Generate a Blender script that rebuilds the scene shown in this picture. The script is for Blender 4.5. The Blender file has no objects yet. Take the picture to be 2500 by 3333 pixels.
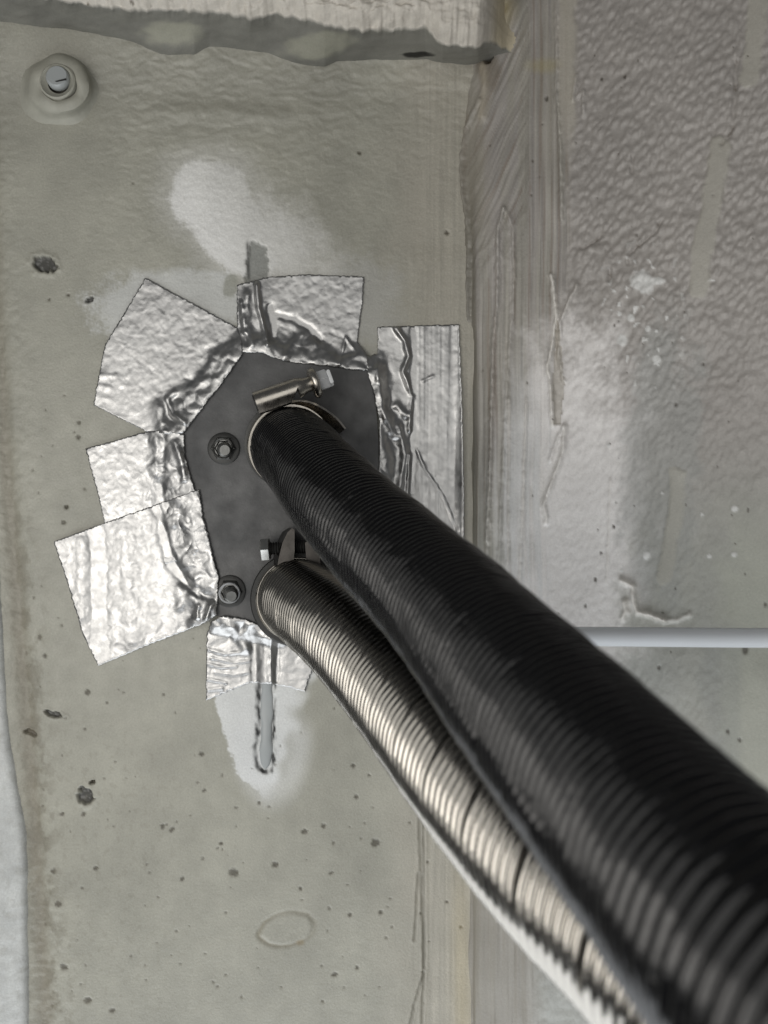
import bpy, bmesh, math, random
import numpy as np
from mathutils import Vector, Matrix
from mathutils.geometry import delaunay_2d_cdt

random.seed(7)
scene = bpy.context.scene
COL = scene.collection

# ------------------------------------------------------------------ camera, world, lamps, exposure
F = 2882.0            # focal length of the phone camera in photo pixels
D = 0.2882            # metres from lens to the steel panel
cam_d = bpy.data.cameras.new('camera')
cam_d.sensor_fit = 'VERTICAL'
cam_d.sensor_height = 4.8
cam_d.lens = 4.8 * F / 3333.0
cam_d.clip_start = 0.005
cam_d.clip_end = 20
cam_d.dof.use_dof = True
cam_d.dof.focus_distance = 0.272
cam_d.dof.aperture_fstop = 2.6
cam = bpy.data.objects.new('camera', cam_d)
cam.location = (0, -D, 0)
cam.rotation_euler = (math.radians(90), 0, 0)
COL.objects.link(cam)
scene.camera = cam

world = bpy.data.worlds.new('World')
scene.world = world
world.use_nodes = True
bg = world.node_tree.nodes['Background']
bg.inputs['Color'].default_value = (0.60, 0.62, 0.64, 1)
bg.inputs['Strength'].default_value = 0.14


def lamp(name, loc, target, power, size, color, size_y=None):
    d = bpy.data.lights.new(name, 'AREA')
    d.energy = power
    d.color = color
    d.shape = 'RECTANGLE' if size_y else 'SQUARE'
    d.size = size
    if size_y:
        d.size_y = size_y
    o = bpy.data.objects.new(name, d)
    o.location = loc
    o.rotation_euler = (Vector(target) - Vector(loc)).to_track_quat('-Z', 'Y').to_euler()
    COL.objects.link(o)
    return o


lamp('soft_fill', (-0.13, -0.44, -0.01), (0.02, 0, -0.03), 1.15, 0.74, (1.0, 0.985, 0.95), 0.40)  # broad soft lamp added behind the camera for panel and foil reflections
lamp('key_lamp', (-0.20, -0.42, -0.06), (0.07, 0, -0.07), 0.36, 0.18, (1.0, 0.955, 0.90))  # small key added for hose highlights and foil sparkle
lamp('daylight_opening', (-0.10, -0.20, -0.44), (0.06, -0.06, -0.04), 1.8, 0.60, (0.93, 0.965, 1.0), 0.34)

scene.view_settings.view_transform = 'Standard'
scene.view_settings.look = 'None'
scene.view_settings.exposure = -0.10
scene.view_settings.gamma = 1.0
scene.render.engine = 'CYCLES'
scene.cycles.use_denoising = True
scene.cycles.max_bounces = 6


# ------------------------------------------------------------------ helpers
def W(px, py, h):
    """photo pixel + height above the panel (m) -> world point"""
    z = D - h
    return Vector(((px - 1250) * z / F, -h, (1666.5 - py) * z / F))


def to_px(X, H, Z):
    z = D - H
    return 1250 + X * F / z, 1666.5 - Z * F / z


_P = np.random.RandomState(11).permutation(512).astype(np.int64)
_P = np.concatenate([_P, _P, _P])


def gnoise(x, y, seed=0):
    xi = np.floor(x).astype(np.int64)
    yi = np.floor(y).astype(np.int64)
    xf, yf = x - xi, y - yi
    u = xf * xf * xf * (xf * (xf * 6 - 15) + 10)
    v = yf * yf * yf * (yf * (yf * 6 - 15) + 10)

    def g(ix, iy, dx, dy):
        a = _P[(_P[(ix + seed * 57) & 511] + iy + seed * 131) & 511] * (2 * math.pi / 512)
        return np.cos(a) * dx + np.sin(a) * dy
    n00 = g(xi, yi, xf, yf)
    n10 = g(xi + 1, yi, xf - 1, yf)
    n01 = g(xi, yi + 1, xf, yf - 1)
    n11 = g(xi + 1, yi + 1, xf - 1, yf - 1)
    return ((n00 * (1 - u) + n10 * u) * (1 - v) + (n01 * (1 - u) + n11 * u) * v) * 1.5


def fbm(x, y, oct=3, seed=0, gain=0.5):
    s, a, f = 0, 1.0, 1.0
    for k in range(oct):
        s = s + a * gnoise(x * f, y * f, seed + k * 7)
        a *= gain
        f *= 2.03
    return s


def worley(x, y, seed=0):
    """distance to the nearest scattered cell centre and a random number of that cell"""
    xi, yi = np.floor(x).astype(np.int64), np.floor(y).astype(np.int64)
    best = np.full(x.shape, 9.0)
    rid = np.zeros(x.shape)
    for i in (-1, 0, 1):
        for j in (-1, 0, 1):
            cx, cy = xi + i, yi + j
            k = _P[(_P[(cx + seed * 31) & 511] + cy + seed * 17) & 511]
            k2 = _P[(k + 91) & 511]
            dd = (cx + k / 512 - x) ** 2 + (cy + k2 / 512 - y) ** 2
            m = dd < best
            best = np.where(m, dd, best)
            rid = np.where(m, _P[(k + 200) & 511] / 512, rid)
    return np.sqrt(best), rid


def ss(a, b, x):
    t = np.clip((x - a) / (b - a), 0, 1)
    return t * t * (3 - 2 * t)


def dist_poly(px, py, pts, closed=False):
    d = np.full(px.shape, 1e9)
    n = len(pts)
    for i in range(n if closed else n - 1):
        ax, ay = pts[i][:2]
        bx, by = pts[(i + 1) % n][:2]
        vx, vy = bx - ax, by - ay
        t = np.clip(((px - ax) * vx + (py - ay) * vy) / (vx * vx + vy * vy + 1e-9), 0, 1)
        d = np.minimum(d, np.hypot(px - ax - t * vx, py - ay - t * vy))
    return d


def inside(px, py, pts):
    r = np.zeros(px.shape, bool)
    n = len(pts)
    for i in range(n):
        x1, y1 = pts[i]
        x2, y2 = pts[(i + 1) % n]
        c = ((y1 > py) != (y2 > py)) & (px < (x2 - x1) * (py - y1) / (y2 - y1 + 1e-12) + x1)
        r ^= c
    return r


def blob(px, py, cx, cy, rx, ry=None, rot=0.0):
    ry = ry or rx
    c, s = math.cos(rot), math.sin(rot)
    dx, dy = px - cx, py - cy
    return np.hypot((dx * c + dy * s) / rx, (-dx * s + dy * c) / ry)


def mix(c, m, col):
    return c * (1 - m[..., None]) + np.array(col, float) * m[..., None]


def link(name, me, mat, parent=None, smooth=True):
    o = bpy.data.objects.new(name, me)
    COL.objects.link(o)
    if parent is not None:
        o.parent = parent
        o.matrix_parent_inverse = Matrix.Identity(4) if parent.type != 'EMPTY' else parent.matrix_basis.inverted()
    if mat is not None:
        me.materials.append(mat)
    if smooth:
        me.polygons.foreach_set('use_smooth', np.ones(len(me.polygons), bool))
    return o


def np_mesh(name, co, faces, color=None):
    """co (n,3), faces (m,k) int"""
    me = bpy.data.meshes.new(name)
    n, (m, k) = len(co), faces.shape
    me.vertices.add(n)
    me.vertices.foreach_set('co', np.ascontiguousarray(co, np.float32).ravel())
    me.loops.add(m * k)
    me.loops.foreach_set('vertex_index', faces.astype(np.int32).ravel())
    me.polygons.add(m)
    me.polygons.foreach_set('loop_start', np.arange(0, m * k, k, dtype=np.int32))
    me.update(calc_edges=True)
    if color is not None:
        a = me.color_attributes.new('coat', 'FLOAT_COLOR', 'POINT')
        c4 = np.ones((n, 4), np.float32)
        c4[:, :color.shape[-1]] = color.reshape(n, -1)
        a.data.foreach_set('color', c4.ravel())
    return me


def grid_faces(ny, nx, wrap=False, flip=False):
    i = np.arange(ny - 1)[:, None]
    j = np.arange(nx if wrap else nx - 1)[None, :]
    j2 = (j + 1) % nx
    a, b, c, d = i * nx + j, i * nx + j2, (i + 1) * nx + j2, (i + 1) * nx + j
    q = np.stack([a, b, c, d] if not flip else [a, d, c, b], -1).reshape(-1, 4)
    return q


def bm_obj(name, bm, mat, parent=None, smooth=True, bevel=0.0, seg=2):
    if bevel:
        bmesh.ops.bevel(bm, geom=[e for e in bm.edges if e.is_manifold and e.calc_face_angle(0) > 0.6],
                        offset=bevel, segments=seg, affect='EDGES', clamp_overlap=True)
    bmesh.ops.recalc_face_normals(bm, faces=bm.faces)
    me = bpy.data.meshes.new(name)
    bm.to_mesh(me)
    bm.free()
    o = link(name, me, mat, parent, smooth)
    if smooth:
        try:
            me.set_sharp_from_angle(angle=math.radians(40))
        except Exception:
            pass
    return o


def tag(o, label, cat, group=None):
    o['label'] = label
    o['category'] = cat
    if group:
        o['group'] = group
    return o


def thing(name, label, cat, loc, group=None):
    o = bpy.data.objects.new(name, None)
    o.empty_display_size = 0.005
    o.location = loc
    COL.objects.link(o)
    return tag(o, label, cat, group)


def axes(d):
    d = Vector(d).normalized()
    u = d.cross(Vector((0, 0, 1)))
    if u.length < 1e-3:
        u = d.cross(Vector((1, 0, 0)))
    u.normalize()
    return d, u, d.cross(u).normalized()


def lathe(bm, p, d, prof, n=40, caps=True):
    """prof: list of (distance along d, radius)"""
    d, u, v = axes(d)
    rings = []
    for s, r in prof:
        rings.append([bm.verts.new(Vector(p) + d * s + (u * math.cos(2 * math.pi * k / n) + v * math.sin(2 * math.pi * k / n)) * r) for k in range(n)])
    for a, b in zip(rings, rings[1:]):
        for k in range(n):
            bm.faces.new((a[k], a[(k + 1) % n], b[(k + 1) % n], b[k]))
    if caps:
        bm.faces.new(list(reversed(rings[0])))
        bm.faces.new(rings[-1])
    return bm


def prism(bm, pts, h0, h1):
    """photo-pixel outline raised between two heights above the panel"""
    A = [bm.verts.new(W(x, y, h0)) for x, y in pts]
    B = [bm.verts.new(W(x, y, h0) + Vector((0, -(h1 - h0), 0))) for x, y in pts]
    n = len(pts)
    bm.faces.new(A)
    bm.faces.new(list(reversed(B)))
    for i in range(n):
        bm.faces.new((A[i], B[i], B[(i + 1) % n], A[(i + 1) % n]))
    return bm


# ------------------------------------------------------------------ materials
class M:
    def __init__(s, name):
        s.m = bpy.data.materials.new(name)
        s.m.use_nodes = True
        s.t = s.m.node_tree
        s.b = s.t.nodes['Principled BSDF']

    def n(s, typ, **kw):
        nd = s.t.nodes.new(typ)
        for k, v in kw.items():
            if k in nd.inputs:
                nd.inputs[k].default_value = v
            else:
                setattr(nd, k, v)
        return nd

    def l(s, a, b):
        s.t.links.new(a, b)

    def noise(s, scale, detail=3, rough=0.55, stretch=None):
        tc = s.n('ShaderNodeTexCoord')
        nz = s.n('ShaderNodeTexNoise')
        nz.inputs['Scale'].default_value = scale
        nz.inputs['Detail'].default_value = detail
        nz.inputs['Roughness'].default_value = rough
        if stretch:
            mp = s.n('ShaderNodeMapping')
            mp.inputs['Scale'].default_value = stretch
            s.l(tc.outputs['Object'], mp.inputs['Vector'])
            s.l(mp.outputs['Vector'], nz.inputs['Vector'])
        else:
            s.l(tc.outputs['Object'], nz.inputs['Vector'])
        return nz.outputs['Fac']

    def ramp(s, src, a, b, lo, hi):
        r = s.n('ShaderNodeMapRange')
        for k, v in (('From Min', a), ('From Max', b), ('To Min', lo), ('To Max', hi)):
            r.inputs[k].default_value = v
        s.l(src, r.inputs['Value'])
        return r.outputs['Result']

    def bump(s, src, strength, dist):
        b = s.n('ShaderNodeBump')
        b.inputs['Strength'].default_value = strength
        b.inputs['Distance'].default_value = dist
        s.l(src, b.inputs['Height'])
        s.l(b.outputs['Normal'], s.b.inputs['Normal'])

    def set(s, **kw):
        for k, v in kw.items():
            s.b.inputs[k.replace('_', ' ')].default_value = v
        return s


def coat_material(name, rough, grain_scale, grain_bump, tint_amt):
    m = M(name)
    at = m.n('ShaderNodeAttribute', attribute_name='coat')
    f = m.ramp(m.noise(1500, 5, 0.7), 0.3, 0.7, 1 - tint_amt, 1 + tint_amt)
    f2 = m.ramp(m.noise(60, 3), 0.3, 0.7, 1 - tint_amt * .7, 1 + tint_amt * .7)
    mu = m.n('ShaderNodeMath', operation='MULTIPLY')
    m.l(f, mu.inputs[0]); m.l(f2, mu.inputs[1])
    vm = m.n('ShaderNodeVectorMath', operation='SCALE')
    m.l(at.outputs['Color'], vm.inputs[0]); m.l(mu.outputs[0], vm.inputs['Scale'])
    m.l(vm.outputs[0], m.b.inputs['Base Color'])
    m.l(m.ramp(m.noise(250, 3), 0.3, 0.7, rough - .08, rough + .1), m.b.inputs['Roughness'])
    m.bump(m.noise(grain_scale, 4, 0.6), grain_bump, 0.0002)
    return m.m


MAT_PANEL = coat_material('panel_paint', 0.40, 1300, 0.6, 0.11)
MAT_WALL = coat_material('wall_coating', 0.38, 1200, 0.5, 0.08)
MAT_LEDGE = coat_material('seam_sealer', 0.55, 1400, 0.4, 0.07)


def metal(name, col, rough, rvar=0.08, nscale=300, bump=0.0, bscale=800, met=1.0, stretch=None):
    m = M(name)
    m.set(Base_Color=(*col, 1), Metallic=met, Roughness=rough)
    m.l(m.ramp(m.noise(nscale, 3, stretch=stretch), 0.3, 0.7, rough - rvar, rough + rvar), m.b.inputs['Roughness'])
    if bump:
        m.bump(m.noise(bscale, 4, stretch=stretch), bump, 0.0002)
    return m.m


MAT_FOIL = metal('aluminium_foil', (0.46, 0.457, 0.45), 0.38, 0.09, 400, 0.12, 1800)
MAT_STEEL = metal('stainless_steel', (0.47, 0.44, 0.395), 0.27, 0.07, 400, 0.06, 1500)
MAT_ZINC = metal('zinc_plate', (0.42, 0.42, 0.40), 0.36, 0.08, 400, 0.1, 1200)
MAT_BAND = metal('dull_steel_band', (0.06, 0.056, 0.052), 0.40, 0.08, 400, 0.08, 1200)
MAT_NUT = metal('worn_nut', (0.24, 0.24, 0.23), 0.38, 0.1, 500, 0.15, 1200)
MAT_BRIGHT = metal('bright_zinc', (0.62, 0.63, 0.64), 0.42, 0.08, 400, 0.05, 1200, met=0.45)
MAT_HOSE_METAL = metal('spiral_steel', (0.31, 0.295, 0.268), 0.17, 0.06, 350, 0.04, 1500)

_m = M('black_hose_coating')
_m.set(Base_Color=(0.003, 0.003, 0.0034, 1), Metallic=0.0, Specular_IOR_Level=0.45)
_m.l(_m.ramp(_m.noise(160, 4), 0.35, 0.65, 0.10, 0.22), _m.b.inputs['Roughness'])
_m.bump(_m.noise(700, 3), 0.15, 0.0003)
MAT_HOSE_BLACK = _m.m

_m = M('cast_plate')
_c0 = _m.ramp(_m.noise(160, 6, 0.7), 0.3, 0.7, 0.062, 0.098)
_sp = _m.ramp(_m.noise(1300, 5, 0.7), 0.58, 0.74, 0.0, 0.07)
_sq = _m.ramp(_m.noise(70, 3), 0.5, 0.7, 0.15, 1.0)
_mu = _m.n('ShaderNodeMath', operation='MULTIPLY')
_m.l(_sp, _mu.inputs[0]); _m.l(_sq, _mu.inputs[1])
_ad = _m.n('ShaderNodeMath', operation='ADD')
_m.l(_c0, _ad.inputs[0]); _m.l(_mu.outputs[0], _ad.inputs[1])
_c = _ad.outputs[0]
_cc = _m.n('ShaderNodeCombineColor')
for _k in range(3):
    _m.l(_c, _cc.inputs[_k])
_m.l(_cc.outputs[0], _m.b.inputs['Base Color'])
_m.set(Metallic=0.35)
_m.l(_m.ramp(_m.noise(90, 4), 0.3, 0.7, 0.38, 0.62), _m.b.inputs['Roughness'])
_m.bump(_m.noise(1600, 4), 0.25, 0.0002)
MAT_PLATE = _m.m

_m = M('dark_steel')
_m.set(Base_Color=(0.05, 0.05, 0.048, 1), Metallic=0.6, Roughness=0.45)
_m.bump(_m.noise(900, 3), 0.2, 0.0002)
MAT_DARK = _m.m

_m = M('milky_tube')
_m.set(Base_Color=(0.77, 0.80, 0.83, 1), Roughness=0.45, Transmission_Weight=0.12, IOR=1.3, Subsurface_Weight=0.0)
_m.bump(_m.noise(300, 2), 0.05, 0.0003)
MAT_TUBE = _m.m

_m = M('grey_sealant')
_m.set(Base_Color=(0.36, 0.38, 0.38, 1), Roughness=0.32)
_m.bump(_m.noise(400, 3), 0.1, 0.0004)
MAT_BEAD = _m.m

_m = M('bolt_paint')
_c = _m.ramp(_m.noise(150, 4), 0.3, 0.7, 0.85, 1.1)
_v = _m.n('ShaderNodeVectorMath', operation='SCALE')
_v.inputs[0].default_value = (0.34, 0.335, 0.285)
_m.l(_c, _v.inputs['Scale'])
_m.l(_v.outputs[0], _m.b.inputs['Base Color'])
_m.set(Roughness=0.55)
_m.bump(_m.noise(900, 4), 0.3, 0.0003)
MAT_BOLT_PAINT = _m.m

# ------------------------------------------------------------------ the steel panel
PLATE = [(783, 1150), (852, 1140), (935, 1168), (1025, 1178), (1185, 1202), (1206, 1222), (1222, 1300), (1240, 1540),
         (1190, 1750), (1005, 2030), (905, 2062), (790, 2022), (700, 2000), (706, 1880), (655, 1690), (624, 1593), (593, 1487), (590, 1405)]
SLOT = [(866, 2060), (866, 2300), (864, 2488)]
SLOT_TOP = [(842, 1100), (842, 950), (838, 812)]
BASE = (0.345, 0.338, 0.285)
WHITE = (0.74, 0.735, 0.71)
DIRT = (0.10, 0.088, 0.062)
GREY = (0.16, 0.16, 0.148)


def base_h(px, py):
    return 0.00012 * fbm(px / 420, py / 420, 3, 1)


def build_panel():
    st = 4.5
    xs = np.arange(-320, 1545, st)
    ys = np.arange(40, 3780, st)
    px, py = np.meshgrid(xs, ys)
    h = base_h(px, py)
    # spray texture, strong towards the top, faint below
    rough = 0.25 + 0.75 * ss(1250, 500, py) * ss(150, 480, px) * (1 - 0.55 * ss(1200, 1400, px))
    wx, wy = px + 14 * gnoise(px / 60, py / 60, 5), py + 14 * gnoise(px / 60, py / 60, 6)
    h += rough * (0.00010 * fbm(wx / 24, wy / 17, 2, 2) + 0.00004 * gnoise(px / 9, py / 9, 4))
    h += ss(700, 250, py) * 0.00022 * fbm(wx / 60, wy / 26, 2, 8) * ss(200, 500, px)
    # rolled top edge and the soft crease below it
    h += 0.0032 * ss(345, 60, py)
    h += 0.0006 * np.exp(-((py - 372 - 8 * np.sin(px / 120)) / 26) ** 2) * ss(430, 560, px) * ss(1020, 880, px)
    # brushed sealer near the corner
    br = ss(1290, 1420, px + 40 * gnoise(px / 90, py / 160, 12))
    h += br * (0.00006 * fbm(px / 7, py / 420, 3, 14) + 0.00003 * gnoise(px / 22, py / 260, 15)) * ss(700, 900, py)
    h += 0.0004 * ss(1330, 1350, px + 14 * gnoise(px / 40, py / 120, 17)) * ss(780, 860, py) * ss(1300, 1100, py)
    # left: groove beside the beam
    gx = np.interp(py, [-400, 900, 1500, 2300, 2660, 2960, 3333, 3800], [-60, -20, 20, 85, 112, 128, 150, 170])
    h += -0.0010 * np.exp(-((px - gx) / 30) ** 2) + 0.0002 * fbm(px / 26, py / 26, 3, 20) * np.exp(-((px - gx) / 90) ** 2)

    tone = 1 + 0.10 * fbm(px / 300, py / 300, 3, 30) + 0.05 * fbm(px / 60, py / 60, 2, 33)
    c = np.array(BASE)[None, None, :] * tone[..., None]
    # warmer, paler brushed sealer at the right
    c = mix(c, 0.8 * ss(1180, 1430, px + 60 * gnoise(px / 130, py / 220, 36)), (0.41, 0.385, 0.325))
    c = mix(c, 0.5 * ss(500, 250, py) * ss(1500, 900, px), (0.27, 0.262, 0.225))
    streak = fbm(px / 9, py / 500, 3, 38)
    c *= (1 + 0.12 * br * streak)[..., None]
    # pale spray patches
    e = 0.22 * fbm(px / 80, py / 80, 3, 40) + 0.1 * gnoise(px / 16, py / 16, 42) + 0.14 * gnoise(px / 7, py / 7, 43)
    a = np.minimum(blob(px, py, 690, 640, 138, 125, 0.3), blob(px, py, 770, 760, 185, 115, 0.85))
    a2 = blob(px, py, 870, 790, 330, 175, 0.62)
    soft = ss(-120, 140, (px - 720) * 0.62 - (py - 640) * 0.5)
    pa = np.maximum(ss(1.16, 0.86, a + 0.45 * e) * (1 - 0.45 * soft), 0.72 * ss(1.25, 0.15, a2 + 0.9 * e))
    halo = 0.30 * ss(1.75, 0.9, a + 0.7 * e)
    c = mix(c, np.maximum(pa, halo), WHITE)
    h += pa * 0.00005 * gnoise(px / 8, py / 8, 44)
    pb = ss(1.15, 0.75, blob(px, py, 560, 990, 270, 130, -0.05) + e) * ss(860, 890, py + 12 * gnoise(px / 50, py / 50, 46))
    c = mix(c, 0.62 * pb, (0.62, 0.63, 0.62))
    c = mix(c, 0.55 * ss(1.2, 0.6, blob(px, py, 1190, 980, 120, 160) + e), (0.44, 0.44, 0.42))
    left = np.interp(py, [2150, 2290, 2400, 2530, 2580], [690, 700, 735, 775, 850]) + 10 * fbm(px / 16, py / 16, 2, 48)
    right = np.interp(py, [2150, 2300, 2450, 2560, 2620], [1060, 985, 960, 915, 870]) + 30 * gnoise(px / 60, py / 60, 49)
    pc = ss(-4, 5, px - left) * ss(12, -45, px - right) * ss(2640, 2530, py + 20 * e) * ss(2140, 2200, py)
    c = mix(c, 0.9 * pc, (0.70, 0.71, 0.70))
    c = mix(c, 0.4 * ss(0.5, 0.0, np.abs(blob(px, py, 885, 2390, 120, 215) - 0.8)) * ss(2300, 2420, py), (0.74, 0.75, 0.75))
    # the slot: cracked dark edges either side of the bead
    for pts, w in ((SLOT, 25), (SLOT_TOP, 36)):
        d = dist_poly(px, py, pts) + 5 * fbm(px / 14, py / 22, 2, 50)
        if pts is SLOT_TOP:
            d = d + 16 * fbm(px / 30, py / 34, 3, 51) + 0.25 * np.clip(850 - py, 0, 90)
        if pts is SLOT:
            d = d - 12 * np.exp(-((px - 835) / 20) ** 2 - ((py - 2445) / 40) ** 2)
            ed = np.exp(-((d - w) / 6.5) ** 2)
            h += -0.0008 * ss(w + 8, w - 6, d)
            c = mix(c, 0.95 * np.clip(ed * (0.55 + 1.3 * gnoise(px / 16, py / 40, 52)) * 1.3, 0, 1), (0.02, 0.021, 0.02))
        else:
            m = ss(w + 4, w - 2, d)
            h += -0.0006 * m
            c = mix(c, 0.9 * m, (0.24, 0.245, 0.225))
            c = mix(c, 0.85 * np.exp(-((px - 806 - 0.03 * (py - 800)) / 5) ** 2) * ss(775, 800, py) * ss(930, 890, py), (0.03, 0.03, 0.028))
    m = ss(1.1, 0.85, blob(px, py, 752, 930, 26, 42, 0.3) + e)
    c = mix(c, 0.8 * m, (0.30, 0.30, 0.255))
    # chips through the paint
    for cx, cy, rx, ry, rot in ((145, 860, 36, 27, 0.2), (279, 2592, 30, 24, 0.9), (291, 976, 15, 9, -0.5), (300, 2546, 9, 7, 0), (175, 2325, 34, 10, 0.25),
                                (98, 2386, 22, 10, .4)):
        r = blob(px, py, cx, cy, rx, ry, rot) + 0.40 * fbm(px / 21, py / 21, 2, 60)
        m = ss(1.15, 0.8, r)
        h += -0.0012 * m + 0.0003 * ss(1.8, 1.2, r) * (1 - m)
        c = mix(c, 0.94 * m, (0.035, 0.034, 0.03))
        c = mix(c, 0.6 * m * ss(0.15, 0.5, fbm(px / 12, py / 12, 2, 61)), (0.22, 0.22, 0.21))
    # pits and spots
    dots = [(657, 2454, 9), (761, 2841, 15), (896, 2814, 12), (594, 2861, 8), (312, 2826, 9), (173, 2836, 10), (189, 2943, 12), (208, 3148, 11),
            (286, 3255, 13), (365, 3289, 8), (350, 2668, 5), (301, 2546, 8), (271, 2650, 7), (202, 2650, 7), (665, 2572, 7), (844, 2613, 7),
            (992, 2707, 9), (1223, 2743, 14), (1054, 2688, 9), (1240, 2970, 7), (1140, 2978, 7), (1151, 2493, 7), (1160, 2594, 7), (1455, 2936, 6),
            (1501, 3017, 7), (1078, 2841, 6), (1163, 3150, 7), (1090, 3172, 8), (978, 2893, 6), (530, 2690, 8), (560, 2700, 8), (216, 1650, 7),
            (207, 1700, 7), (257, 1375, 7), (255, 1422, 8), (216, 1650, 6), (222, 960, 6), (160, 975, 6), (427, 3112, 5), (476, 3190, 5),
            (721, 2745, 6), (719, 2747, 6), (285, 2253, 10), (128, 2075, 9), (145, 2135, 8), (1170, 498, 7), (433, 595, 5), (1455, 757, 8)]
    rs = np.random.RandomState(4)
    for k in range(170):
        y = 900 + 2400 * rs.rand() ** 0.7
        dots.append((rs.uniform(20, 1420), y, rs.uniform(2.2, 5.2)))
    for cx, cy, r in dots:
        i0, i1 = np.searchsorted(ys, [cy - 40, cy + 40])
        j0, j1 = np.searchsorted(xs, [cx - 40, cx + 40])
        if i1 <= i0 or j1 <= j0:
            continue
        sx, sy = px[i0:i1, j0:j1], py[i0:i1, j0:j1]
        q = blob(sx, sy, cx, cy, r * rs.uniform(.8, 1.3), r, rs.uniform(0, 3)) + 0.35 * gnoise(sx / 7, sy / 7, 63)
        m = ss(1.25, 0.6, q)
        h[i0:i1, j0:j1] += -0.00025 * m
        c[i0:i1, j0:j1] = mix(c[i0:i1, j0:j1], (0.86 if r > 5.5 else 0.62) * m, (0.075, 0.066, 0.045))
    # grime along the left groove and by the dome
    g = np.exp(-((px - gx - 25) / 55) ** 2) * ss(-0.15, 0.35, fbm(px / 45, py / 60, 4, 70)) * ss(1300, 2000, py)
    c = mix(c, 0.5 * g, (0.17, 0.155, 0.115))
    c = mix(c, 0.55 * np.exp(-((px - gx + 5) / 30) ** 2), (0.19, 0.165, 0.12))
    sp = ss(0.30, 0.62, fbm(px / 22, py / 26, 3, 72)) * ss(2200, 2500, py) * ss(900, 300, px)
    c = mix(c, 0.2 * sp, (0.17, 0.155, 0.115))
    # ring mark
    r = blob(px, py, 934, 3024, 92, 54, -0.22) + 0.05 * gnoise(px / 30, py / 30, 75)
    ring = np.exp(-((r - 1) / 0.09) ** 2) * (0.5 + 0.5 * ss(0.3, -0.5, np.sin(np.arctan2(py - 3024, px - 934) * 1 + 2.4)))
    h += -0.0004 * ring + 0.00025 * ss(1, .8, r)
    c = mix(c, 0.5 * ring, (0.17, 0.145, 0.09))
    c = mix(c, 0.5 * ss(1.3, 0.4, blob(px, py, 977, 3068, 16, 11)), (0.22, 0.16, 0.07))
    # crack lines in the sealer low on the right
    for pts, w in (([(1365, 2560), (1368, 2760), (1376, 3000), (1380, 3168), (1352, 3260), (1322, 3400)], 4), ([(1380, 3168), (1372, 3400), (1380, 3700)], 3.5),
                   ([(1378, 2600), (1383, 3150)], 3), ([(1362, 2840), (1350, 3060)], 3)):
        d = dist_poly(px, py, pts) + 2 * gnoise(px / 9, py / 40, 78)
        m = ss(w + 3, w - 2, d)
        h += -0.0003 * m + 0.00018 * ss(16, 5, d) * (1 - m)
        c = mix(c, 0.55 * m, (0.15, 0.14, 0.11))
    c = mix(c, 0.32 * np.exp(-((px - 1500 - 0.02 * (py - 3000)) / 32) ** 2) * ss(2650, 3100, py), (0.52, 0.43, 0.24))
    z = D - 0
    X, Z = (px - 1250) * z / F, (1666.5 - py) * z / F
    co = np.stack([X, -h, Z], -1).reshape(-1, 3)
    me = np_mesh('steel_panel', co, grid_faces(*px.shape, flip=True), np.clip(c, 0.01, 0.9).reshape(-1, 3))
    o = link('steel_panel', me, MAT_PANEL)
    o['kind'] = 'structure'
    o['label'] = 'pale grey painted steel underside with white spray patches and dark specks'


build_panel()


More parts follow.
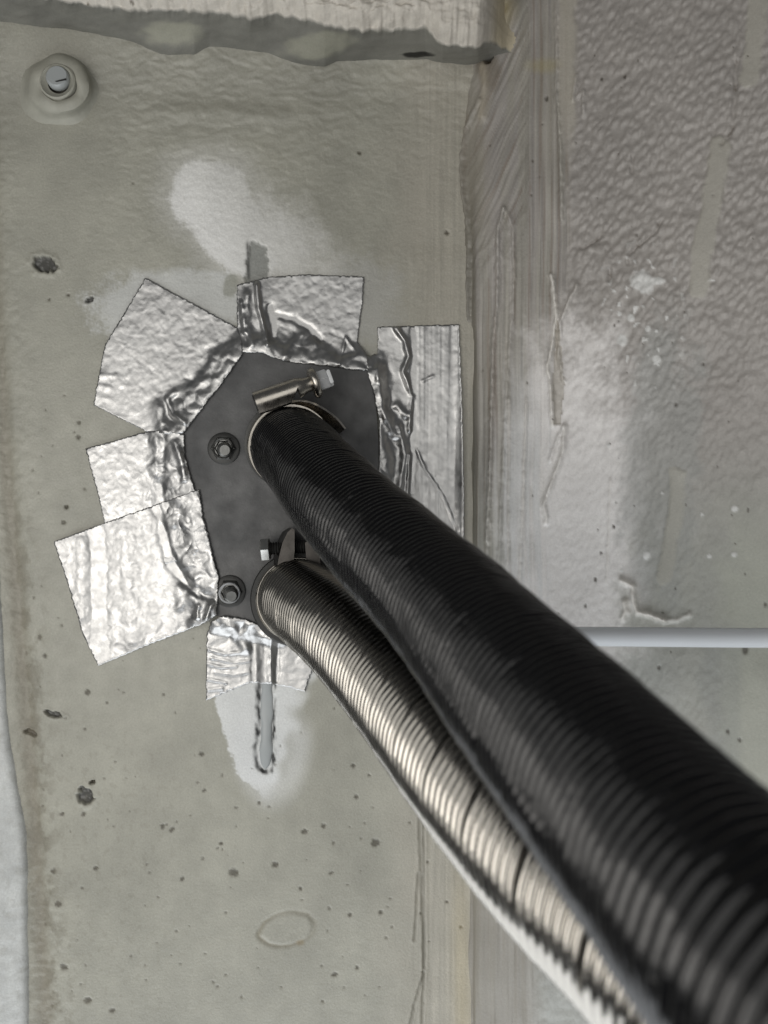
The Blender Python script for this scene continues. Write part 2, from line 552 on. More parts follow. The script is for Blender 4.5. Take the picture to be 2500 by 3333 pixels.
# ------------------------------------------------------------------ the sloping wall on the right
def build_wall():
    kp = [(1496, -0.0022), (1515, -0.0004), (1532, 0.0010), (1560, 0.0034), (1620, 0.0058), (1830, 0.0125), (1960, 0.0185), (2500, 0.0420), (3200, 0.0640)]
    kx = [(p - 1250) * (D - hh) / F for p, hh in kp]
    kh = [q[1] for q in kp]
    s = np.concatenate([[0], np.cumsum(np.hypot(np.diff(kx), np.diff(kh)))])
    S = np.arange(0, s[-1], 0.00043)
    x0, h0 = np.interp(S, s, kx), np.interp(S, s, kh)
    k = np.hanning(15); k /= k.sum()
    pad = lambda a: np.convolve(np.concatenate([2 * a[0] - a[7:0:-1], a, 2 * a[-1] - a[-2:-9:-1]]), k, 'valid')
    x0, h0 = pad(x0), pad(h0)
    tx, th = np.gradient(x0), np.gradient(h0)
    L = np.hypot(tx, th)
    nx, nh = -th / L, tx / L
    zs = np.arange(0.212, -0.218, -0.00045)
    X0, Z0 = np.meshgrid(x0, zs)
    H0, NX, NH = (np.broadcast_to(a, X0.shape) for a in (h0, nx, nh))
    px, py = to_px(X0, H0, Z0)
    edge = np.interp(py, [-300, 0, 400, 900, 1300, 2000, 2900, 3600], [1880, 1870, 1855, 1850, 1800, 1775, 1740, 1735]) + 16 * fbm(px / 60, py / 110, 3, 101)
    brush = ss(22, -22, px - edge)
    # strokes: vertical low down, fanning out near the top
    fan = ss(1050, 620, py + 0.9 * (px - 1600)) * ss(1490, 1570, px) * ss(1735, 1690, px + 18 * gnoise(px / 30, py / 160, 102))
    u = px + 8 * gnoise(px / 200, py / 420, 103)
    ud = (px + 0.46 * py) * 0.9 + 6 * gnoise(px / 120, py / 120, 108)

    def strokes(w, ln, seed, oc=1):
        return fbm(u / w, py / ln, oc, seed) * (1 - fan) + fbm(ud / w, (py - 0.46 * px) / (ln * .45), oc, seed + 60) * fan
    d = brush * 1.4 * (0.00016 * strokes(8, 800, 104, 2) + 0.00022 * strokes(20, 1000, 105) + 0.00022 * gnoise(u / 70, py / 900, 106))
    d += brush * 0.00028 * np.clip(1 - np.abs(strokes(22, 1100, 107)) * 2, 0, 1) ** 3
    # ropey bumps of the sprayed coating
    pl = 1 - brush
    w1 = px + 16 * gnoise(px / 55, py / 55, 110)
    w2 = py + 16 * gnoise(px / 55, py / 55, 111)
    ru, rv = w1 + 0.35 * w2, w2 - 0.15 * w1
    up = ss(1500, 700, py)
    worm = 1 - np.abs(gnoise(ru / 24, rv / 46, 112)) * 1.9
    qa, qb = px + 5 * gnoise(px / 40, py / 40, 110), py + 5 * gnoise(px / 40, py / 40, 111)
    f1, cid = worley((0.90 * qa + 0.44 * qb) / 18, (0.90 * qb - 0.44 * qa) / 38, 3)
    f2, cid2 = worley((0.95 * qa + 0.3 * qb) / 15, (0.95 * qb - 0.3 * qa) / 21, 5)
    bumps = (1.0 + 0.5 * cid) * np.exp(-(f1 / 0.46) ** 2) + 0.30 * np.exp(-(f2 / 0.4) ** 2) * cid2 + 0.45 * gnoise(qa / 80, qb / 110, 151)
    fine = fbm(px / 15, py / 20, 2, 114)
    amp = (0.35 + 0.65 * up) * (1 - 0.75 * ss(2280, 2440, px) * ss(1500, 1900, py))
    d += pl * amp * (0.00048 * bumps + 0.00005 * fine)
    d += 0.0006 * fbm(px / 300, py / 420, 3, 116)
    band = ss(2260, 2320, px + 30 * gnoise(px / 90, py / 90, 131)) * ss(2430, 2390, px)
    # smooth runs
    smooth_runs = ([(2345, 480), (2330, 600), (2295, 780), (2275, 940)], 32), ([(2205, 1545), (2200, 1680), (2180, 1800), (2165, 1880)], 24), ([(2470, 0), (2455, 170), (2440, 260)], 30)
    tint_run = np.zeros_like(px)
    for pts, w in smooth_runs:
        q = dist_poly(px, py, pts) + 8 * fbm(px / 30, py / 60, 2, 117)
        m = ss(w + 7, w - 5, q)
        d = d * (1 - 0.92 * m) + m * (0.0005 + 0.0002 * np.sqrt(np.clip(1 - (q / w) ** 2, 0, 1)))
        tint_run = np.maximum(tint_run, m)
    strip = ss(1815, 1828, px) * ss(1885, 1868, px + 10 * gnoise(px / 30, py / 60, 118)) * ss(560, 330, py)
    d = d * (1 - 0.85 * strip) + 0.0008 * strip
    # lips and tears of sealer
    white = np.zeros_like(px)
    lips = [([(1796, 900), (1812, 1028), (1800, 1110), (1783, 1199), (1793, 1260), (1796, 1330), (1800, 1385)], 7, .0010, 1.0), ([(1880, 930), (1855, 985), (1826, 1052), (1818, 1150), (1835, 1240)], 6, .0009, .35),
            ([(1815, 0), (1813, 300), (1826, 520), (1830, 720)], 6, .0008, .2), ([(1880, 250), (1868, 330), (1900, 300), (1902, 365)], 5, .0006, .1),
            ([(1640, 680), (1622, 760), (1618, 980), (1605, 1150), (1600, 1500), (1586, 1760)], 6, .0009, .25), ([(1645, 680), (1670, 740), (1675, 900), (1655, 1180), (1640, 1500), (1620, 1900)], 5, .0005, .1),
            ([(1562, 330), (1520, 420), (1505, 520), (1512, 640), (1525, 760), (1522, 1100)], 7, .0007, .1),
            ([(1840, 1390), (1830, 1480), (1800, 1560), (1770, 1640), (1780, 1700)], 8, .0009, .6), ([(1835, 1385), (1815, 1430), (1790, 1500)], 5, .0006, .2),
            ([(1660, 1300), (1655, 1800), (1640, 1950)], 4, .0004, .5), ([(1715, 1300), (1700, 1700), (1690, 1930)], 4, .0004, .5), ([(1600, 1700), (1570, 1900)], 4, .0004, .5),
            ([(2150, 720), (2130, 760), (2090, 790), (2060, 815), (2045, 830)], 5, -.0007, 0), ([(1960, 765), (1930, 790), (1900, 810)], 4, -.0006, 0), ([(2060, 510), (2055, 560)], 5, -.0007, 0),
            ([(1985, 880), (1983, 910)], 7, -.0009, 0), ([(2398, 200), (2385, 420), (2350, 470)], 7, -.0006, 0), ([(2040, 840), (2045, 860)], 4, -.0006, 0),
            ([(1985, 1560), (1975, 1900)], 4, .0003, .4),
            ([(2023, 1886), (2061, 1907), (2064, 1951), (2077, 1989), (2120, 2000), (2164, 2016)], 9, .0012, .95), ([(2164, 2018), (2210, 2016), (2245, 1998)], 7, .0005, .4), ([(2035, 1960), (2040, 1990), (2028, 2010)], 10, .0010, .9)]
    for pts, w, a, wh in lips:
        q = dist_poly(px, py, pts) + 3.5 * fbm(px / 14, py / 24, 2, 119)
        d += (1.4 if a > 0 else 1.2) * a * np.exp(-(q / w) ** 2)
        if a > 0 and pts[-1][1] - pts[0][1] > 200:
            ya = [p[1] for p in pts]
            xl = np.interp(py, ya, [p[0] for p in pts]) + 4 * fbm(px / 30, py / 40, 2, 141)
            inr = ss(ya[0] - 20, ya[0] + 60, py) * ss(ya[-1] + 20, ya[-1] - 60, py)
            d += 0.9 * a * inr * ss(-3, 3, px - xl) * np.exp(-np.clip(px - xl, 0, None) / 38)
        if wh:
            white = np.maximum(white, wh * np.exp(-(q / (w * 1.1)) ** 2))
    dk = np.zeros_like(px)
    for pts, w, a, wh in lips:
        if a < 0:
            dk = np.maximum(dk, 0.7 * ss(-.1, .4, gnoise(px / 30, py / 30, 142)) * np.exp(-((dist_poly(px, py, pts) + 4 * gnoise(px / 12, py / 12, 143)) / 5) ** 2))
    # torn flap between the two lips
    flap = inside(px, py, [(1812, 1040), (1822, 1060), (1838, 1240), (1825, 1380), (1802, 1385), (1800, 1230)])
    d += np.where(flap, -0.0006, 0)
    # dark gap in the top corner and folded sealer
    hole = ss(1.15, 0.7, blob(px, py, 1590, 165, 20, 44, 0.25) + 0.3 * gnoise(px / 18, py / 18, 121))
    d += -0.003 * hole
    drip = np.exp(-(dist_poly(px, py, [(1575, 215), (1580, 290), (1572, 380)]) / 15) ** 2)
    d += 0.0011 * drip
    d += 0.004 * ss(1.3, 0.3, blob(px, py, 1640, 40, 55, 90, 0.4)) + 0.0009 * ss(1.2, 0.5, blob(px, py, 1930, 850, 70, 60) + .2 * fbm(px / 30, py / 30, 2, 122))

    tone = 1 + 0.07 * fbm(px / 260, py / 360, 3, 123)
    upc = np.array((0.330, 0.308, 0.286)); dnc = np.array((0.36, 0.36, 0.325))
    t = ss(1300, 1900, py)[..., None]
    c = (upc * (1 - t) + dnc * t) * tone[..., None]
    c = mix(c, 0.6 * brush * ss(-0.4, 0.5, fbm(u / 40, py / 800, 3, 124)), (0.30, 0.285, 0.24))
    c *= (1 + brush * (0.26 * strokes(7, 900, 125, 2) + 0.18 * strokes(20, 1300, 132)))[..., None]
    c = mix(c, 0.55 * brush * ss(0.15, 0.5, strokes(12, 1100, 133)) * (0.6 + 0.4 * ss(900, 1500, py)), (0.50, 0.475, 0.42))
    c = mix(c, 0.5 * brush * ss(0.2, 0.5, strokes(12, 900, 134)), (0.20, 0.155, 0.12))
    cor_shade = ss(1575, 1530, px)
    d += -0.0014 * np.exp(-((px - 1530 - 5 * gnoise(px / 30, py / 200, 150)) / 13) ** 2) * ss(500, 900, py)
    c = mix(c, 0.75 * cor_shade * ss(300, 800, py), (0.13, 0.12, 0.09))  # corner shadow painted in as dark olive
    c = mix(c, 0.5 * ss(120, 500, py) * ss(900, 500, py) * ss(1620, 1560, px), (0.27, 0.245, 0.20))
    e = 0.3 * fbm(px / 90, py / 130, 3, 126) + 0.1 * gnoise(px / 14, py / 14, 127)
    pw = ss(1.35, 0.55, blob(px, py, 1880, 1700, 220, 640) + e) * ss(905, 990, py)
    pw = np.maximum(pw, 0.95 * ss(1.2, 0.6, blob(px, py, 1920, 1850, 170, 260, 0.3) + e))
    c = mix(c, 0.85 * pw, (0.80, 0.775, 0.755))
    c = mix(c, 0.7 * brush * ss(1000, 1500, py) * ss(1590, 1640, px) * ss(-.3, .3, gnoise(u / 20, py / 900, 135)), (0.64, 0.64, 0.63))
    # grey thin-spray field right of it and greenish smooth metal beyond
    c = mix(c, 0.6 * ss(1.2, 0.7, blob(px, py, 2160, 1500, 130, 480, 0.05) + e), (0.30, 0.305, 0.29))
    c = mix(c, 0.75 * ss(2290, 2420, px + 50 * fbm(px / 90, py / 120, 2, 128)) * ss(1500, 1900, py), (0.42, 0.425, 0.36))
    c = mix(c, 0.5 * ss(2050, 2200, py) * ss(2300, 2100, px), (0.36, 0.37, 0.355))
    c = mix(c, 0.35 * band * ss(2000, 2150, py), (0.25, 0.26, 0.25))
    # white flecks
    fl = ss(0.50, 0.62, gnoise(px / 26, py / 26, 129)) * ss(1.3, 0.5, blob(px, py, 2090, 1030, 150, 260))
    fl = np.maximum(fl, ss(1.1, .7, blob(px, py, 2090, 925, 38, 40) + e * 1.5)); fl = np.maximum(fl, ss(1.1, .7, blob(px, py, 2140, 915, 30, 14) + e))
    fl = np.maximum(fl, ss(1.1, .7, blob(px, py, 2316, 914, 14, 5)))
    for cx, cy, r in ((2105, 1806, 14), (2025, 1858, 8), (1980, 1450, 9), (2110, 1070, 10), (2055, 1035, 14), (2015, 1022, 8), (2025, 1110, 18), (2140, 1170, 14), (2392, 1655, 12), (2390, 1806, 9), (2310, 1810, 8), (2155, 1605, 6), (2285, 1675, 6)):
        q = ss(1.15, .6, blob(px, py, cx, cy, r) + 1.2 * e)
        fl = np.maximum(fl, q)
    d += 0.0002 * fl
    c = mix(c, 0.85 * fl, (0.68, 0.68, 0.66))
    c = mix(c, 0.9 * white, (0.72, 0.69, 0.64))
    c = mix(c, 0.6 * tint_run, (0.40, 0.385, 0.33))
    c = mix(c, 0.7 * strip, (0.43, 0.40, 0.34))
    c = mix(c, dk, (0.10, 0.08, 0.06))
    c = mix(c, 0.9 * hole, (0.02, 0.018, 0.014))
    c = mix(c, 0.5 * np.where(flap, 1.0, 0.0), (0.25, 0.22, 0.16))
    c = mix(c, 0.55 * ss(1.3, 0.2, blob(px, py, 1640, 60, 45, 80, 0.4)), (0.46, 0.38, 0.18))
    c = mix(c, 0.35 * ss(1.2, 0.2, blob(px, py, 1770, 215, 70, 30)), (0.40, 0.34, 0.15))
    c = mix(c, 0.5 * ss(1.4, 0.6, blob(px, py, 1590, 230, 36, 60) + e), (0.13, 0.10, 0.06))
    c = mix(c, 0.5 * drip, (0.45, 0.40, 0.31))
    rs = np.random.RandomState(9)
    dots = [(1780, 322, 8), (2035, 251, 7), (1960, 260, 6), (1734, 523, 5), (1938, 1886, 7), (1907, 1972, 6), (2200, 1317, 6), (1996, 1713, 5), (1955, 1800, 5), (2145, 2172, 7), (2425, 2115, 13), (2435, 1660, 6), (2490, 1968, 7), (2408, 2408, 7), (2370, 2380, 7)]
    for q in range(60):
        dots.append((rs.uniform(1560, 2480), rs.uniform(100, 2300), rs.uniform(2, 4)))
    for cx, cy, r in dots:
        q = ss(1.3, 0.6, blob(px, py, cx, cy, r * .8, r * 1.2))
        d += -0.0003 * q
        c = mix(c, 0.8 * q, (0.07, 0.06, 0.045))
    c = mix(c, 0.7 * ss(2500, 2800, py) * ss(1800, 1700, px), (0.25, 0.225, 0.185))
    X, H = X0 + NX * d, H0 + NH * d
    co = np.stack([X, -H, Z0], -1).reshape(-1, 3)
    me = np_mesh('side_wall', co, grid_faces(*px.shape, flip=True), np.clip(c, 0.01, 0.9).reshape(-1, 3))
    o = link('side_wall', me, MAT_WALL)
    o['kind'] = 'structure'
    o['label'] = 'sloping side wall with brushed seam sealer and lumpy sprayed coating'


build_wall()


# ------------------------------------------------------------------ ledge across the top
def build_ledge():
    xs = np.arange(-330, 1720, 4.0)
    lipy = np.interp(xs, [-330, 0, 205, 330, 452, 560, 717, 814, 892, 1000, 1025, 1128, 1247, 1388, 1415, 1442, 1556, 1594, 1660],
                     [-50, -22, 4, 28, 40, 36, 48, 66, 52, 69, 76, 100, 103, 96, 130, 150, 160, 132, 110])
    boty = np.interp(xs, [-330, 0, 235, 422, 524, 633, 681, 874, 964, 1057, 1100, 1247, 1464, 1660], [80, 100, 122, 152, 190, 193, 170, 190, 220, 230, 212, 214, 217, 217])
    rag = 9 * fbm(xs / 40, xs * 0 + 3.1, 3, 201)
    hl = 0.020
    nb, nf = 46, 90
    rows = []
    cols = []
    for i in range(nb):
        t = i / (nb - 1)
        hh = -0.002 + (hl + 0.002) * t
        # underside: from the panel out to the lip, in pixel space then lifted to its own depth
        yy = boty * (1 - t) + lipy * t + rag * t ** 9
        # lumps
        l1 = np.exp(-blob(xs, yy, 560, 150, 120, 42) ** 2 * 1.1)
        l2 = np.exp(-blob(xs, yy, 1010, 175, 130, 45) ** 2 * 1.1)
        lump = 0.0014 * (l1 + l2) + 0.0004 * fbm(xs / 120, yy * 0 + t * 2, 3, 203)
        pz = (1666.5 - yy) * (D - hh) / F
        hh = np.full_like(xs, hh)
        rows.append(((xs - 1250) * (D - hh) / F, -hh, pz - lump))
        base = np.broadcast_to(np.array((0.19, 0.187, 0.165)), (len(xs), 3)) * (1 + 0.15 * fbm(xs / 90, yy / 40, 3, 205))[:, None]  # shade under the ledge is put into this darker base colour
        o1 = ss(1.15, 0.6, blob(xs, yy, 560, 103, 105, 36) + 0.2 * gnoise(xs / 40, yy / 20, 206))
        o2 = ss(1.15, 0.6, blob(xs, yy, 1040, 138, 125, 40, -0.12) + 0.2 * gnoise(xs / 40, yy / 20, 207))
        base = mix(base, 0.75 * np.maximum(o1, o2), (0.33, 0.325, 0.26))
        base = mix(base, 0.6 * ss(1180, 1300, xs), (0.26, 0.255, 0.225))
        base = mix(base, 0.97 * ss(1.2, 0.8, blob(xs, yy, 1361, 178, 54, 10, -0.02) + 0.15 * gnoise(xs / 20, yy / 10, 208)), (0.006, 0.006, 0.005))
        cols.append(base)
    lipy = lipy + rag
    for i in range(1, nf):
        t = i / (nf - 1)
        yy = lipy - 260 * t
        rough = 0.0009 * fbm(xs / 46, yy / 22, 3, 210) + 0.0007 * np.clip(1 - 2 * np.abs(gnoise(xs / 60, yy / 24, 211)), 0, 1) * ss(0.35, 0.02, t)
        drape = ss(1330, 1450, xs)
        rough = rough * (1 - 0.6 * drape) + drape * 0.0006 * fbm(xs / 16, yy / 130, 3, 212)
        hh = hl + 0.0045 * np.sin(min(t * 6, 1) * math.pi / 2) + 0.006 * t + rough
        pz = (1666.5 - lipy) * (D - hl) / F + 0.024 * t + 0.0004 * (t > 0)
        rows.append(((xs - 1250) * (D - hl) / F, -hh, pz))
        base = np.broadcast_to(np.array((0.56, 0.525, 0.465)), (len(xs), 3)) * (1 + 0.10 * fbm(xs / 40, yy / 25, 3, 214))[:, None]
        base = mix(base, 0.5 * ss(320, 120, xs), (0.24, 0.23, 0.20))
        pit = ss(0.42, 0.6, fbm(xs / 34, yy / 18, 2, 216)) * ss(700, 350, xs)
        pit = np.maximum(pit, ss(1.2, 0.7, blob(xs, yy, 1340, 28, 16, 13))); pit = np.maximum(pit, ss(1.2, 0.7, blob(xs, yy, 1556, 22, 12, 18, -.3)))
        base = mix(base, 0.8 * pit, (0.10, 0.08, 0.055))
        base = mix(base, 0.5 * ss(1580, 1640, xs), (0.46, 0.38, 0.2))
        cols.append(base)
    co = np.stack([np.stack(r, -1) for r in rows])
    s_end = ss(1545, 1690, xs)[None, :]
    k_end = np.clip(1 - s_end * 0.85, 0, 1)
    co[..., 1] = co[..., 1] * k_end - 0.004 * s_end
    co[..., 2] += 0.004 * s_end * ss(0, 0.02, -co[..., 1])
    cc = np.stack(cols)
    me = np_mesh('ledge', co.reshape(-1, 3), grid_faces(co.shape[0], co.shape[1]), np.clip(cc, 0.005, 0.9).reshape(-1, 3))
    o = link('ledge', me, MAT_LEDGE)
    o['kind'] = 'structure'
    o['label'] = 'ledge along the top with torn cream sealer lip and underside painted in shade'


build_ledge()


# ------------------------------------------------------------------ beam at the left edge
def build_beam():
    ys = np.arange(-150, 3780, 6.0)
    ex = np.interp(ys, [-200, 900, 1500, 2300, 2450, 2722, 3333, 3800], [-90, -50, -16, 24, 42, 88, 98, 108])
    ex = ex + 2.5 * fbm(ys / 90, ys * 0 + .3, 3, 301)
    prof = [(0, -0.0012), (-4, 0.0004), (-10, 0.0012), (-20, 0.0017)] + [(-20 - 9 * k, 0.0017 + 0.0009 * (k / 40)) for k in range(1, 40)]
    rows, cols = [], []
    for dx, hh in prof:
        x = ex + dx
        h = hh + 0.00016 * fbm(x / 26, ys / 30, 3, 302)
        rows.append(np.stack([(x - 1250) * D / F, -h, (1666.5 - ys) * D / F], -1))
        c = np.broadcast_to(np.array((0.50, 0.51, 0.495)), (len(ys), 3)) * (1 + 0.12 * fbm(x / 60, ys / 90, 3, 303))[:, None]
        c = mix(c, 0.22 * ss(0.25, 0.6, fbm(x / 30, ys / 36, 3, 304)), (0.26, 0.25, 0.21))
        c = mix(c, 0.5 * ss(2500, 1700, ys), (0.33, 0.33, 0.30))
        cols.append(c)
    co, cc = np.stack(rows), np.stack(cols)
    me = np_mesh('side_beam', co.reshape(-1, 3), grid_faces(co.shape[0], co.shape[1]), np.clip(cc, 0.01, 0.9).reshape(-1, 3))
    o = link('side_beam', me, MAT_PANEL)
    o['kind'] = 'structure'
    o['label'] = 'pale raised beam edge at the far left'


build_beam()

# ------------------------------------------------------------------ hoses
def spline(pts, step=0.0004):
    P = [Vector(p) for p in pts]
    P = [2 * P[0] - P[1]] + P + [2 * P[-1] - P[-2]]
    out = []
    for i in range(1, len(P) - 2):
        p0, p1, p2, p3 = P[i - 1:i + 3]
        n = 60
        t0 = 0.0
        t1 = t0 + (p1 - p0).length ** 0.5
        t2 = t1 + (p2 - p1).length ** 0.5
        t3 = t2 + (p3 - p2).length ** 0.5
        for k in range(n):
            t = t1 + (t2 - t1) * k / n
            A1 = p0 * ((t1 - t) / (t1 - t0)) + p1 * ((t - t0) / (t1 - t0))
            A2 = p1 * ((t2 - t) / (t2 - t1)) + p2 * ((t - t1) / (t2 - t1))
            A3 = p2 * ((t3 - t) / (t3 - t2)) + p3 * ((t - t2) / (t3 - t2))
            B1 = A1 * ((t2 - t) / (t2 - t0)) + A2 * ((t - t0) / (t2 - t0))
            B2 = A2 * ((t3 - t) / (t3 - t1)) + A3 * ((t - t1) / (t3 - t1))
            out.append(B1 * ((t2 - t) / (t2 - t1)) + B2 * ((t - t1) / (t2 - t1)))
    out.append(P[-2])
    a = np.array(out)
    for _ in range(40):
        a[1:-1] = 0.25 * a[:-2] + 0.5 * a[1:-1] + 0.25 * a[2:]
    s = np.concatenate([[0], np.cumsum(np.linalg.norm(np.diff(a, axis=0), axis=1))])
    q = np.arange(0, s[-1], step)
    return q, np.stack([np.interp(q, s, a[:, k]) for k in range(3)], -1)


def frames(c):
    T = np.gradient(c, axis=0)
    T /= np.linalg.norm(T, axis=1)[:, None]
    U = np.zeros_like(c)
    u = np.cross(T[0], [0, 0, 1.0]); u /= np.linalg.norm(u)
    for i in range(len(c)):
        u = u - T[i] * np.dot(u, T[i])
        u /= np.linalg.norm(u)
        U[i] = u
    return T, U, np.cross(T, U)


def hose_mesh(name, pts, radius, pitch, per_strip, amp, step, nth, kind):
    s, c = spline(pts, step)
    T, U, V = frames(c)
    th = np.linspace(0, 2 * math.pi, nth, endpoint=False)
    S, TH = np.meshgrid(s, th, indexing='ij')
    phase = S / pitch - per_strip * TH / (2 * math.pi)
    rib = phase - np.floor(phase)
    strip = np.floor(phase / per_strip)
    inst = phase / per_strip - strip                      # 0..1 across one strip
    seam = np.minimum(inst, 1 - inst) * per_strip         # in ribs
    if kind == 'black':
        pr = np.abs(np.sin(math.pi * rib)) ** 0.8
        r = radius - amp + amp * pr
        lump = gnoise(TH * 2.9 + strip * 17.3, strip * 3.7 + inst * 1.2, 401) + 0.25 * gnoise(TH * 8 + strip * 5.1, phase * 0.45, 402)
        r = r + 0.00013 * lump + 0.00022 * (inst - 0.5) * gnoise(TH * 2.2 + strip * 9.1, strip * 2.3, 403) * 2
        r = r + 0.0003 * gnoise(S / 0.028, TH * 0.6, 404)
    else:
        pr = np.abs(np.sin(math.pi * rib)) ** 0.9
        r = radius - amp + amp * pr
        r = r - 0.00055 * np.exp(-(seam / 0.22) ** 2) + 0.00010 * np.exp(-((inst * per_strip - 0.75) / 0.35) ** 2)
        r = r + 0.00006 * gnoise(TH * 3 + strip * 7.7, phase * 0.2, 405)
    co = c[:, None, :] + (np.cos(TH)[..., None] * U[:, None, :] + np.sin(TH)[..., None] * V[:, None, :]) * r[..., None]
    me = np_mesh(name, co.reshape(-1, 3), grid_faces(len(s), nth, wrap=True))
    return me, c, T


def PX(px, py, z):
    return W(px, py, D - z)


BLACK = [PX(940, 1447, .2835), PX(950, 1457, .274), PX(985, 1492, .260), PX(1089, 1619, .226), PX(1282, 1809, .192), PX(1451, 1973, .168),
         PX(1777, 2335, .1276), PX(2061, 2651, .1044), PX(2520, 3150, .080), PX(3300, 3980, .060)]
STEEL = [PX(970, 1950, .2835), PX(972, 1950, .2745), PX(1010, 1980, .262), PX(1119, 2064, .235), PX(1277, 2227, .205), PX(1537, 2528, .165),
         PX(1800, 2807, .140), PX(2140, 3122, .120), PX(2600, 3620, .100), PX(3000, 4100, .085)]
R_BLACK, R_STEEL = 0.0126, 0.0125

me, c_b, t_b = hose_mesh('air_hose', BLACK, R_BLACK, 0.00186, 5, 0.00078, 0.00019, 144, 'black')
hose_b = link('air_hose', me, MAT_HOSE_BLACK)
tag(hose_b, 'thick glossy black ribbed air hose running from the plate to the lower right', 'hose')

me, c_s, t_s = hose_mesh('exhaust_hose', STEEL, R_STEEL, 0.00212, 7, 0.00112, 0.00020, 144, 'steel')
hose_s = link('exhaust_hose', me, MAT_HOSE_METAL)
tag(hose_s, 'shiny ribbed steel exhaust hose running below the black hose', 'hose')
# plain end collar of the exhaust hose
bm = bmesh.new()
lathe(bm, Vector(c_s[0]) + Vector(t_s[0]) * 0.0036, t_s[0], [(0, .0118), (0, .0128), (.0008, .0133), (.0016, .0128), (.0016, .0118), (0, .0118)], 72, caps=False)
bm_obj('end_ring', bm, MAT_STEEL, hose_s)

# ------------------------------------------------------------------ mounting plate
PH = 0.0023
plate = thing('mounting_plate', 'dark grey cast mounting plate edged with foil tape', 'plate', W(930, 1600, 0))
bm = prism(bmesh.new(), PLATE, 0.0003, PH)
bm_obj('plate_body', bm, MAT_PLATE, plate, smooth=False, bevel=0.0006)


def nut(cx, cy, tilt, ring_mat):
    p = W(cx, cy, PH)
    d = Vector(tilt)
    bm = bmesh.new()
    lathe(bm, p - Vector((0, -0.0001, 0)), (0, -1, 0), [(0, .0052), (.0007, .0052), (.0009, .0049), (.0009, .0030)], 40, caps=False)
    w = bm_obj('washer', bm, MAT_DARK, plate)
    bm = bmesh.new()
    lathe(bm, p, d, [(0.0006, .0041), (.0026, .0041), (.0034, .0035), (.0034, .0028), (.0018, .0024), (.0018, .0002)], 6, caps=False)
    n = bm_obj('nut', bm, MAT_NUT, plate, smooth=False, bevel=0.0003)
    bm = bmesh.new()
    lathe(bm, p, d, [(0.0030, .0031), (.0036, .0034), (.0040, .0032), (.0038, .0028), (0.0030, .0026)], 36, caps=False)
    bm_obj('collar', bm, ring_mat, n)
    bm = bmesh.new()
    prof = [(0.001, .0022)]
    for k in range(5):
        prof += [(0.0022 + k * .0007, .0023), (0.00255 + k * .0007, .0020)]
    prof += [(.0060, .0020), (.0064, .0016)]
    lathe(bm, p, d + Vector((0.12, 0, -0.10)), prof, 28)
    bm_obj('stud', bm, MAT_NUT, n)


nut(729, 1460, (0.10, -1, -0.05), MAT_NUT)
nut(748, 1924, (0.14, -1, -0.08), MAT_BRIGHT)
for nm, c, t, r in (('intake_pipe', c_b, t_b, .0105), ('exhaust_pipe', c_s, t_s, .0105)):
    bm = bmesh.new()
    lathe(bm, Vector(c[0]) - Vector(t[0]) * 0.001, t[0], [(0, r + .0036), (.0010, r + .0036), (.0016, r + .0012), (.0016, r)], 64, caps=False)
    bm_obj(nm, bm, MAT_DARK, plate)


# ------------------------------------------------------------------ worm clamp on the black hose
def strip_mesh(bm, A, B, thick):
    """band between two 3-D polylines, given thickness"""
    n = len(A)
    fr, bk = [], []
    for i in range(n):
        a, b = Vector(A[i]), Vector(B[i])
        t = (Vector(A[min(i + 1, n - 1)]) - Vector(A[max(i - 1, 0)])).normalized()
        nn = t.cross((b - a).normalized()).normalized() * thick
        fr.append((bm.verts.new(a), bm.verts.new(b)))
        bk.append((bm.verts.new(a + nn), bm.verts.new(b + nn)))
    for i in range(n - 1):
        bm.faces.new((fr[i][0], fr[i][1], fr[i + 1][1], fr[i + 1][0]))
        bm.faces.new((bk[i][0], bk[i + 1][0], bk[i + 1][1], bk[i][1]))
        bm.faces.new((fr[i][0], fr[i + 1][0], bk[i + 1][0], bk[i][0]))
        bm.faces.new((fr[i][1], bk[i][1], bk[i + 1][1], fr[i + 1][1]))
    for i in (0, n - 1):
        bm.faces.new((fr[i][0], bk[i][0], bk[i][1], fr[i][1]))


def smooth_line(pts, n=28):
    pts = np.array([tuple(p) for p in pts])
    s = np.concatenate([[0], np.cumsum(np.linalg.norm(np.diff(pts, axis=0), axis=1))])
    q = np.linspace(0, s[-1], n)
    a = np.stack([np.interp(q, s, pts[:, k]) for k in range(3)], -1)
    for _ in range(6):
        a[1:-1] = .25 * a[:-2] + .5 * a[1:-1] + .25 * a[2:]
    return a


clamp = thing('worm_clamp', 'worm drive hose clamp with steel barrel and hex screw round the black hose', 'hose clamp', W(945, 1455, 0.006))
bm = bmesh.new()
p0, tt = Vector(c_b[0]), Vector(t_b[8])
lathe(bm, p0 + tt * .0016, tt, [(0, .0124), (0, .0131), (.0004, .0134), (.0062, .0134), (.0066, .0131), (.0066, .0124)], 90, caps=False)
bm_obj('band', bm, MAT_STEEL, clamp)
bm = bmesh.new()
A = smooth_line([W(925, 1322, .0150), W(962, 1306, .0152), W(1000, 1308, .0154), (W(1040, 1324, .0154)), W(1085, 1354, .0150), W(1110, 1380, .0145), W(1122, 1398, .014)])
B = smooth_line([W(935, 1340, .0060), W(965, 1330, .0060), W(1000, 1347, .0060), W(1035, 1367, .006), W(1066, 1387, .006), W(1092, 1402, .006), W(1104, 1412, .006)])
strip_mesh(bm, A, B, 0.0006)
bm_obj('band_tail', bm, MAT_STEEL, clamp)
